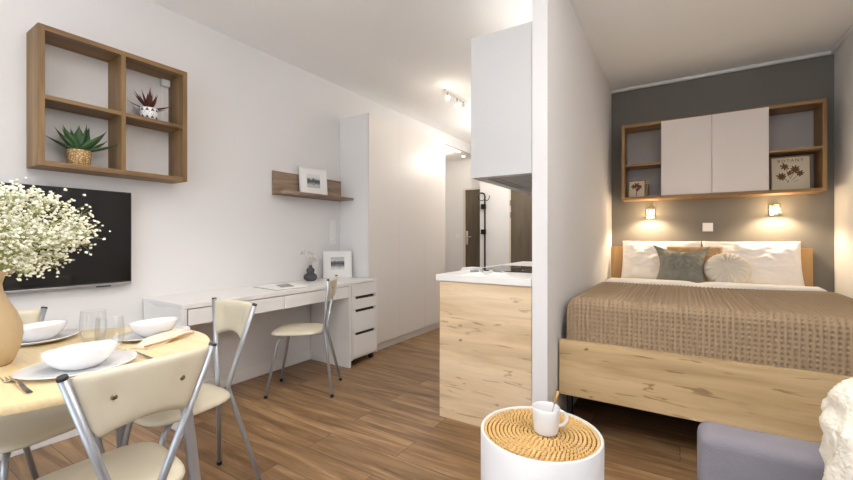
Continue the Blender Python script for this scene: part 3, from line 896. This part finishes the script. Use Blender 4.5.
for i in range(3): MB().box((.0, .020 + i * .494, .0), (.0185, .511 + i * .494, .85), .001).build('door', M['cabwhite'], t)
MB().box((.019, .0185, .001), (.376, .07, .084)).build('bottom_panel', M['cabwhite'], t)
MB().box((.0190, .0705, .001), (.060, 1.5, .018)).build('bottom_rail', M['cabwhite'], t)
t = thing('range_hood', 'grey metal extractor hood built in under the white wall cabinet', 'extractor hood', (-1.016, 2.272, 1.505))
MB().box((.001, 0, .02), (.312, .62, .082), .002).build('housing', M['hood'], t)
MB().box((.05, .04, .008), (.30, .30, .0195), .002).build('filter', M['hooddark'], t)
MB().box((.05, .32, .008), (.30, .58, .0195), .002).build('filter', M['hooddark'], t)
MB().box((.004, .0, .010), (.035, .62, .0195), .002).build('front_lip', M['hooddark'], t)
t = thing('open_magazine', 'open magazine with white and grey-green pages at the front of the white worktop', 'magazine', (-1.045, 2.345, .9085), R(28))
for s in (-1, 1):
    pg = MB()
    pg.poly([(s * .0, -.09, 0), (s * .04, -.09, .022), (s * .10, -.09, .018), (s * .15, -.09, .006), (s * .15, -.09, 0), (s * .08, -.09, 0)], .19, (0, 1, 0))
    pp = pg.build('pages', M['paper'], t)
    MB().box((s * .045, -.085, .0205), (s * .098, .06, .0220), rot=Matrix.Rotation(R(4 * s), 3, 'Y')).build('printed_photo', M['greenpage'], pp)
t = thing('folded_leaflet', 'white folded leaflet lying behind the open magazine on the worktop', 'leaflet', (-1.215, 2.50, .9085), R(-10))
MB().box((-.05, -.07, 0), (.05, .07, .012), .001).build('lower_page', M['paper'], t)
MB().box((-.045, -.06, .0122), (.042, .06, .028), .003).build('upper_page', M['paper'], t)

# hall: coat rack, ceiling spots, led strip
t = thing('coat_rack', 'dark metal coat rack with hooks on the hall wall beside the entrance door', 'coat rack', (-2.665, 6.0, .62))
MB().tube([(0, -.05, 0), (0, -.05, 1.20), (-.012, -.05, 1.235), (-.045, -.05, 1.25), (-.08, -.05, 1.25)], .013, 10).build('upright', M['blackmetal'], t, smooth=True)
for z in (.62, 1.03): MB().box((-.07, -.06, z - .04), (.0, -.001, z + .04), .004).build('wall_bracket', M['blackmetal'], t)
for dx in (-.09, .09): MB().tube([(0, -.06, 1.14), (dx * .6, -.08, 1.12), (dx, -.09, 1.15), (dx * 1.1, -.09, 1.20)], .006, 8).build('hook', M['blackmetal'], t, smooth=True)

t = thing('ceiling_spotlight', 'white ceiling spotlight bar with glowing adjustable heads near the kitchen', 'ceiling light', (-2.07, 3.86, ZC))
MB().box((-.02, -.24, -.018), (.02, .24, 0), .006).build('ceiling_bar', M['trim'], t)
for k, y in enumerate((-.19, 0.02, .17)):
    ax = Vector([(.45, -.75, -.5), (.35, -.45, -.85), (.2, -.4, -.9)][k]).normalized()
    base = Vector((0, y, -.025)); piv = base + Vector((0, 0, -.05))
    hd = MB().tube([base, piv], .008, 8).build('swivel_arm', M['chrome'], t, smooth=True)
    hd = MB().tube([piv - ax * .028, piv + ax * .030], [.016, .024], 18).build('spot_head', M['trim'], t, auto=40)
    MB().tube([piv + ax * .0305, piv + ax * .034], .020, 18).build('lamp_lens', M['spotbulb'], hd, auto=40)
light('hall_spot', 'POINT', (-2.0, 3.60, 2.45), 1, (1, .88, .72), size=.04)
light('hall_spot_far', 'POINT', (-2.0, 4.2, 2.45), 1, (1, .88, .72), size=.04)
tag(MB().box((XL - .10, 4.75, 2.532), (XL - .06, 5.75, 2.5445), .002).build('led_strip', M['led'], None), 'glowing light strip under the beam above the hall recess', 'light strip')
t = thing('recessed_downlight', 'small glowing downlight in the recess ceiling before the entrance door', 'ceiling light', (-3.14, 6.12, 2.545))
MB().lathe([(.028, 0), (.04, -.001), (.042, -.006), (.038, -.008), (.03, -.006)], seg=24).build('ring', M['trim'], t, smooth=True)
MB().lathe([(0, -.004), (.028, -.004), (.028, -.001), (0, -.001)], seg=24).build('lens', M['spotbulb'], t)
light('recess_downlight', 'POINT', (-3.3, 5.6, 2.4), 3, (1, .88, .72), size=.05)

# ------------------------------------------------------------------ bed
t = thing('bed', 'double bed with rustic oak footboard and headboard on black metal legs', 'bed', (-.60, 2.40, 0))
BW = 1.55
MB().box((0, 0, .226), (BW, .036, .543), .0015).build('footboard', M['rustic_bed'], t)
MB().box((-.008, 2.175, .10), (1.545, 2.215, 1.052), .0015).build('headboard', M['rustic_headboard'], t)
for x in (0.004, BW - .028): MB().box((x, .0365, .24), (x + .022, 2.1745, .53), .001).build('side_rail', M['oakshelfY'], t)
MB().box((.03, .08, .26), (BW - .03, 2.14, .30)).build('slat_base', M['oakshelfX'], t)
for x in (.03, BW - .06):
    for y in (.04, 2.11): MB().box((x, y, 0), (x + .032, y + .032, .2395 if y < 1 else .2395), .002).build('leg', M['blackmetal'], t)
tag(MB().box((-.542, 2.480, .301), (.866, 4.565, .703), .03, 3).build('mattress', M['mattress'], None, auto=50), 'mattress on the oak bed under the white bedding', 'mattress')

# white duvet showing at the head end
def duvet_y(x, v):
    y0 = 3.635 + .16 * (x - .1) - .06 * math.exp(-((x - .14) / .16) ** 2)
    return y0 + (3.96 - y0) * v


def duvet_f(u, v):
    x = -.555 + 1.43 * u
    e = min(1, min(u, 1 - u) / .03); ey = min(1, min(v, 1 - v) / .2)
    z = .712 + .078 * math.sqrt(max(0, 1 - (1 - e) ** 2)) * math.sqrt(max(0, 1 - (1 - ey) ** 2))
    z += .006 * noise.noise(Vector((x * 5, v * 3, 0))) - .014 * math.exp(-((x - .12) / .05) ** 2)
    return Vector((x, duvet_y(x, v), z))


dv = MB(); top = dv.grid(duvet_f, 70, 30)
bot = dv.grid(lambda u, v: Vector((-.555 + 1.43 * u, duvet_y(-.555 + 1.43 * u, v), .7065)), 70, 30)
for i in range(69):
    for j in (0, 29): dv.bm.faces.new((top[i][j], top[i + 1][j], bot[i + 1][j], bot[i][j]))
for j in range(29):
    for i in (0, 69): dv.bm.faces.new((top[i][j], top[i][j + 1], bot[i][j + 1], bot[i][j]))
tag(dv.build('duvet', M['sheet'], None, smooth=True), 'white duvet edge showing between the bedspread and the pillows', 'duvet')

# waffle bedspread: a dense sheet with square pits
def axis_pts(lo, hi, drop_lo, drop_hi, rad, step):
    """arc-length samples over: vertical drop, rounded edge, flat, rounded edge, drop -> (pos, down, normal angle)"""
    pts = []; 
    if drop_lo:
        L0 = drop_lo - rad; n = int(L0 / step)
        for i in range(n): pts.append((lo, drop_lo - i * step, -PI / 2))
        q = int(rad * PI / 2 / step)
        for i in range(q + 1):
            a = i / q * PI / 2; pts.append((lo + rad * (1 - math.cos(a)), rad * (1 - math.sin(a)), -(PI / 2 - a)))
    x0 = lo + (rad if drop_lo else 0); x1 = hi - (rad if drop_hi else 0)
    n = int((x1 - x0) / step)
    for i in range(1, n): pts.append((x0 + (x1 - x0) * i / n, 0, 0))
    if drop_hi:
        q = int(rad * PI / 2 / step)
        for i in range(q + 1):
            a = i / q * PI / 2; pts.append((x1 + rad * math.sin(a), rad * (1 - math.cos(a)), a))
        n = int((drop_hi - rad) / step)
        for i in range(1, n + 1): pts.append((hi, rad + i * step, PI / 2))
    return pts


STEP = .0040; CELL = .024
ux = axis_pts(-.568, .892, .20, .20, .055, STEP); vy = axis_pts(2.446, 3.62, .275, 0, .055, STEP)
cv = MB(); rows = []
for i, (x, dx_, ax_) in enumerate(ux):
    row = []
    for j, (y, dy_, ay_) in enumerate(vy):
        a = abs(math.sin(PI * i * STEP / CELL)); b_ = abs(math.sin(PI * j * STEP / CELL))
        fa = min(1, max(0, a - .52) * 2.6); fb = min(1, max(0, b_ - .52) * 2.6); pit = fa * (.42 + .58 * fb)
        nrm = Vector((math.sin(ax_) * math.cos(ay_) if not dy_ else math.sin(ax_) * .4, math.sin(ay_), math.cos(ax_) * math.cos(ay_) + 1e-4)); nrm.normalize()
        zz = .788 - dx_ - dy_ + .006 * noise.noise(Vector((x * 3.2, y * 3.2, 1.7))) * (1 if not (dx_ or dy_) else .3)
        if zz < .505: zz = .505 + (zz - .505) * .02
        ye = y
        if j > len(vy) - 40:
            k = (j - len(vy) + 40) / 40
            ye = y - k * (.06 * math.exp(-((x - .14) / .16) ** 2) - .01 * math.sin(x * 9)); zz -= .016 * k ** 3; ye += k * .16 * (x - .1)
        p = Vector((x, ye, zz)) - nrm * .0145 * pit
        row.append(cv.bm.verts.new(p))
    rows.append(row)
for i in range(len(rows) - 1):
    for j in range(len(vy) - 1):
        cv.bm.faces.new((rows[i][j], rows[i + 1][j], rows[i + 1][j + 1], rows[i][j + 1]))
o = cv.build('bedspread', M['spread'], None, smooth=True)
tag(o, 'taupe waffle-weave bedspread covering the double bed', 'bedspread')


def cushion(name, label, cat, w_, h_, th, m, loc, rot, pinch=.10, seed=1, wr=.006, p=2.4, group=None, corner=0.0):
    """pillow in local XZ, thickness along Y, pivot at its lower edge"""
    n = 45; mb = MB()
    def pt(i, j, s):
        a = -1 + 2 * i / (n - 1); b_ = -1 + 2 * j / (n - 1)
        e = max(0, (1 - abs(a) ** p) * (1 - abs(b_) ** p))
        x = a * w_ / 2 * (1 - pinch * (1 - b_ * b_) * abs(a) ** 3 * 0 - pinch * .5 * (1 - abs(b_)) * abs(a) ** 4 * 0 - pinch * (1 - b_ ** 2) * abs(a) * .5)
        z = b_ * h_ / 2 * (1 - pinch * (1 - a ** 2) * .5 * abs(b_))
        y = s * (th / 2 * e ** .55 + .004)
        k = Vector((a * 3 + seed, b_ * 3, seed * 2.0))
        wv = noise.noise(k) * wr * 1.6 + noise.noise(k * 2.7) * wr
        y += wv * (.4 + .6 * e) * s if True else 0
        if corner and b_ > 0: z += corner * (abs(a) * b_) ** 3 * (1 if a > 0 else .45); x += corner * .4 * a * (abs(a) * b_) ** 3
        return Vector((x, y, z + h_ / 2))
    A = [[mb.bm.verts.new(pt(i, j, -1)) for j in range(n)] for i in range(n)]
    B = [[mb.bm.verts.new(pt(i, j, 1)) for j in range(n)] for i in range(n)]
    for i in range(n - 1):
        for j in range(n - 1):
            mb.bm.faces.new((A[i][j], A[i + 1][j], A[i + 1][j + 1], A[i][j + 1])); mb.bm.faces.new((B[i][j], B[i][j + 1], B[i + 1][j + 1], B[i + 1][j]))
        for j in (0, n - 1): mb.bm.faces.new((A[i][j], A[i + 1][j], B[i + 1][j], B[i][j]))
    for j in range(n - 1):
        for i in (0, n - 1): mb.bm.faces.new((A[i][j], A[i][j + 1], B[i][j + 1], B[i][j]))
    o = mb.build(name, m, None, smooth=True, loc=loc); o.rotation_euler = rot
    return tag(o, label, cat, group)


cushion('pillow', 'white bed pillow on the left, behind the grey-green cushion', 'pillow', .66, .40, .15, M['pillow'], (-.165, 4.36, .732), (R(-19), 0, R(-1)), .06, 2, .012, 3.0)
cushion('pillow', 'white bed pillow on the right, behind the round pleated cushion', 'pillow', .68, .40, .15, M['pillow'], (.515, 4.36, .732), (R(-19), 0, R(1)), .06, 6, .012, 3.0)
cushion('pillow', 'tan plush pillow standing between the white pillows and the grey-green cushion', 'pillow', .42, .345, .045, M['brownfur'], (.105, 4.240, .735), (R(-19), 0, 0), .03, 9, .006, 4.0)
cushion('cushion', 'grey-green velvet cushion with pointed corners leaning on the left pillow', 'cushion', .38, .36, .12, M['velvet'], (.005, 4.01, .745), (R(-37), R(5), R(6)), .32, 4, .016, 2.2, corner=.07)

# round pleated cushion
t = thing('round_cushion', 'round cream pleated cushion leaning on the right pillow', 'cushion', (.326, 4.03, .742), rot=(R(-34), 0, R(-2)))
pm = MB(); NA, NR = 160, 14; Rr = .160
def rc(a, f, s):
    pl = (.5 + .5 * math.cos(a * 28)) * .014 * min(1, f * 2.2) * (1 - .5 * f ** 6)
    y = s * (.052 * (max(0, 1 - f ** 3.2)) ** .5 - .020 * math.exp(-(f / .16) ** 2) + pl * (1 if f < .97 else 0))
    return Vector((math.cos(a) * Rr * f, y, Rr + math.sin(a) * Rr * f))
fs = [.02 + .98 * (k / (NR - 1)) ** .8 for k in range(NR)]
for s in (-1, 1):
    rg = [[pm.bm.verts.new(rc(2 * PI * i / NA, f, s)) for i in range(NA)] for f in fs]
    for a, b_ in zip(rg, rg[1:]):
        for i in range(NA): pm.bm.faces.new((a[i], a[(i + 1) % NA], b_[(i + 1) % NA], b_[i]))
    pm.bm.faces.new(rg[0])
bmesh.ops.remove_doubles(pm.bm, verts=pm.bm.verts, dist=.0004)
pm.build('pleated_cover', M['pleat'], t, smooth=True)
MB().ball((0, -.036, Rr), .011, 2, (1, .5, 1)).build('button', M['pleat'], t, smooth=True)

# ------------------------------------------------------------------ wall cabinet shelf over the bed
t = thing('bedroom_wall_shelf', 'long golden oak wall shelf with two white doors over the bed', 'wall shelf', (-.488, YB, 1.514))
SW, SH, SD, T = 1.472, .735, .262, .027
MB().box((0, -SD, 0), (T, -.001, SH), .001).build('side_board', M['oakshelfZ'], t)
MB().box((SW - T, -SD, 0), (SW, -.001, SH), .001).build('side_board', M['oakshelfZ'], t)
MB().box((T, -SD + .001, SH - T), (SW - T, -.001, SH), .001).build('top_board', M['oakshelfX'], t)
MB().box((T, -SD + .001, 0), (SW - T, -.001, T), .001).build('bottom_board', M['oakshelfX'], t)
X1, X2 = .338, 1.117
for x in (X1 + .002, X2 - .020): MB().box((x, -SD + .022, T), (x + .018, -.008, SH - T)).build('upright_divider', M['oakshelfZ'], t)
MB().box((T, -SD + .004, .326), (X1 + .0015, -.008, .346), .001).build('middle_shelf', M['oakshelfX'], t)
MB().box((X2 - .0015, -SD + .004, .340), (SW - T, -.008, .360), .001).build('middle_shelf', M['oakshelfX'], t)
MB().box((T, -.0075, T), (SW - T, -.0015, SH - T)).build('back_panel', M['greyboard'], t)
xm = (X1 + X2) / 2
MB().box((X1, -SD - .004, T + .002), (xm - .0015, -SD + .018, SH - .010), .0012).build('door', M['pinkwhite'], t)
MB().box((xm + .0015, -SD - .004, T + .002), (X2, -SD + .018, SH - .010), .0012).build('door', M['pinkwhite'], t)


def leafflat(mb, x, z, ang, ln, wd, y=0.0):
    c, s = math.cos(ang), math.sin(ang); pts = []
    for k in range(12):
        q = 2 * PI * k / 12; a = (math.cos(q) * .5 + .5) * ln; b_ = math.sin(q) * wd
        pts.append((x + a * c - b_ * s, y, z + a * s + b_ * c))
    mb.poly(pts, .0006, (0, 1, 0))


def text_mesh(s, size, loc, rot, m, parent, name='lettering'):
    cu = bpy.data.curves.new('t', 'FONT'); cu.body = s; cu.size = size; cu.align_x = 'CENTER'; cu.extrude = .0004; cu.space_character = 1.35
    to = bpy.data.objects.new('t', cu); col.objects.link(to)
    dg = bpy.context.evaluated_depsgraph_get(); me = bpy.data.meshes.new_from_object(to.evaluated_get(dg))
    bpy.data.objects.remove(to); bpy.data.curves.remove(cu)
    me.materials.clear(); me.materials.append(m)
    o = bpy.data.objects.new(name, me); col.objects.link(o); o.location = loc; o.rotation_euler = rot; o.parent = parent
    return o


# poster in the right compartment (faces -Y: rz = 180)
t = framed('framed_poster', 'cream botanical poster with brown flowers and the heading BOTANY in the right shelf compartment', (.787, 4.475, 1.5425), .255, .290, None, 0, 0, R(180), R(4), 'oakshelfZ', .008, 'picture')
lb = MB(); rr = random.Random(2)
for (x, z, n, r_) in ((.035, .205, 7, .03), (-.03, .175, 9, .036), (.055, .12, 9, .036), (-.06, .14, 7, .03), (.005, .145, 5, .02)):
    for k in range(n): leafflat(lb, x, z, k * 2 * PI / n + .3, r_ * rr.uniform(.8, 1.2), .0065, -.0058)
for (x0, z0, x1, z1) in ((.035, .2, 0, .1), (-.03, .17, 0, .1), (.055, .12, .01, .07), (-.06, .14, -.005, .08), (.012, .09, .02, .06), (-.02, .07, -.05, .085)):
    d = Vector((x1 - x0, z1 - z0)); nrm = Vector((-d.y, d.x)).normalized() * .0015
    lb.poly([(x0 + nrm.x, -.0058, z0 + nrm.y), (x0 - nrm.x, -.0058, z0 - nrm.y), (x1 - nrm.x, -.0058, z1 - nrm.y), (x1 + nrm.x, -.0058, z1 + nrm.y)], .0006, (0, 1, 0))
lb.build('flower_print', M['ink'], t)
text_mesh('BOTANY', .034, (0, -.0052, .242), (R(90), 0, R(180)), M['ink'], t)
# small picture in the left compartment
t = framed('framed_picture', 'small framed print of dark flowers in the left shelf compartment', (-.365, 4.45, 1.5425), .150, .172, None, 0, 0, R(176), R(8), 'oakshelfZ', .006, 'picture')
lb = MB()
for (x, z, n, r_) in ((.0, .120, 6, .034), (.028, .112, 5, .026), (-.026, .105, 5, .024), (-.008, .08, 4, .02)):
    for k in range(n): leafflat(lb, x, z, k * 2 * PI / n, r_, .007, -.0058)
lb.poly([(-.003, -.0058, .09), (.003, -.0058, .09), (.006, -.0058, .016), (-.001, -.0058, .016)], .0006, (0, 1, 0))
lb.build('flower_print', M['rust'], t)
MB().box((-.098, -.060, .0), (-.076, -.022, .135), .001).build('support_strut', M['oakshelfZ'], t)

# sconces
SG = 'wall lamps over the bed'
for x, lab in ((-.252, 'small glowing wall lamp over the left pillow'), (.705, 'small glowing wall lamp over the right pillow')):
    t = thing('wall_lamp', lab, 'wall lamp', (x, YB, 1.385), 0, SG)
    MB().box((-.040, -.012, -.050), (.040, -.0005, .050), .003).build('back_plate', M['chrome'], t)
    MB().tube([(0, -.012, .02), (0, -.055, .02)], .007, 10).build('arm', M['chrome'], t, smooth=True)
    MB().lathe([(.018, .05), (.022, .05), (.036, -.015), (.038, -.03), (.036, -.03), (.033, -.015)], 0, -.062, .0, 28).build('glass_shade', M['sconceglass'], t, smooth=True)
    MB().ball((0, -.062, .0), .016, 2, (1, 1, 1.25)).build('bulb', M['bulb'], t, smooth=True)
    light('wall_lamp_down', 'SPOT', (x, YB - .10, 1.37), 15, (1, .80, .54), (R(0), 0, 0), .03, None, .45, R(146))
    light('wall_lamp_glow', 'POINT', (x, YB - .14, 1.385), 1.8, (1, .78, .50), size=.03)

# ------------------------------------------------------------------ pouf, mug
ZP = .425
t = thing('drum_side_table', 'white drum side table with a woven seagrass top in the foreground', 'side table', (-.439, 1.476, 0))
PR = .2185
MB().lathe([(0, .004), (PR - .006, .004), (PR, .01), (PR, ZP - .004), (PR - .003, ZP), (PR - .010, ZP), (PR - .012, ZP - .004), (PR - .012, ZP - .018), (0, ZP - .018)], seg=96).build('drum', M['poufwhite'], t, auto=40)
MB().lathe([(0, ZP - .0175), (PR - .0125, ZP - .0175), (PR - .014, ZP - .010), (0, ZP - .010)], seg=64).build('woven_base', M['seagrassdark'], t)
wv = MB(); rr = random.Random(8); ring = 0; rad = .008
while rad < PR - .018:
    n = max(4, int(2 * PI * rad / .0165))
    ph = rr.uniform(0, 1)
    for k in range(n):
        a = (k + ph) * 2 * PI / n
        rot = Matrix.Rotation(a + PI / 2 + .5 + rr.uniform(-.2, .2), 3, 'Z')
        wv.ball((math.cos(a) * rad, math.sin(a) * rad, ZP - .008 + rr.uniform(-.001, .001)), .0108, 1, (1.0, .56, .55), rot)
    rad += .0148; ring += 1
wv.build('woven_top', M['seagrass'], t, smooth=True)
ZM = ZP - .0015
t = thing('mug', 'white mug with a spoon on the woven drum table', 'mug', (-.418, 1.480, ZM), R(32))
MB().lathe([(0, 0), (.036, 0), (.041, .003), (.044, .012), (.0485, .075), (.0495, .092), (.048, .0945), (.0462, .092), (.045, .075), (.041, .014), (.034, .008), (0, .007)], seg=48).build('cup', M['mug'], t, smooth=True)
hp = []
for k in range(13):
    q = -PI * .48 + PI * .96 * k / 12
    hp.append((.0445 + .032 * math.cos(q), 0, .050 + .028 * math.sin(q)))
MB().tube([(.041, 0, .024)] + hp + [(.0455, 0, .079)], .0062, 10).build('handle', M['mug'], t, smooth=True)
t = thing('teaspoon', 'metal teaspoon with a wooden handle standing in the white mug', 'spoon', (-.418, 1.480, ZM))
MB().tube([(.004, -.006, .012), (.022, .012, .085), (.027, .017, .105)], .0022, 8).build('shaft', M['chrome'], t, smooth=True)
MB().tube([(.0265, .0165, .103), (.038, .028, .150)], [.0042, .005], 10).build('wooden_handle', M['bamboo'], t, smooth=True)
MB().ball((.004, -.006, .016), .008, 2, (.9, .4, 1.2)).build('spoon_bowl', M['chrome'], t, smooth=True)

# ------------------------------------------------------------------ sofa and fleece cushion
t = thing('sofa', 'lavender-grey upholstered sofa with a rolled arm at the lower right', 'sofa', (.045, -.25, 0))
def roundbox(lo, hi, b): return MB().box(lo, hi, b, 5)
roundbox((0, 1.655, .05), (.96, 1.790, .572), .035).build('armrest', M['sofa'], t, auto=60)
roundbox((0, 0, .05), (.96, .13, .572), .035).build('armrest', M['sofa'], t, auto=60)
roundbox((.02, .132, .06), (.95, 1.653, .26), .02).build('base', M['sofa'], t, auto=60)
roundbox((.80, .132, .262), (.99, 1.653, .80), .05).build('backrest', M['sofa'], t, auto=60)
roundbox((.01, .136, .262), (.798, .89, .42), .04).build('seat_cushion', M['sofa'], t, auto=60)
roundbox((.01, .895, .262), (.798, 1.650, .42), .04).build('seat_cushion', M['sofa'], t, auto=60)
for x in (.06, .88):
    for y in (.06, 1.70): MB().tube([(x, y, 0), (x, y, .0495)], [.016, .022], 12).build('foot', M['blackmetal'], t, auto=40)

fm = MB(); bmesh.ops.create_icosphere(fm.bm, subdivisions=6, radius=1)
for v in fm.bm.verts:
    d = v.co.copy()
    q = Vector([math.copysign(abs(c_) ** .62, c_) for c_ in d])
    p = Vector((q.x * .225, q.y * .085, q.z * .215))
    cell = noise.voronoi(p * 17.0 + Vector((.3, .7, .1)))[0]
    bump = .019 * (1 - min(1, cell[0] / .62)) ** .8 + .004 * noise.noise(p * 90)
    v.co = p + d * (bump - .012)
o = fm.build('fleece_cushion', M['fluff'], None, smooth=True, loc=(.490, 1.250, .645)); o.rotation_euler = (R(-14), R(4), R(6))
tag(o, 'fluffy cream fleece cushion leaning against the sofa arm', 'cushion')
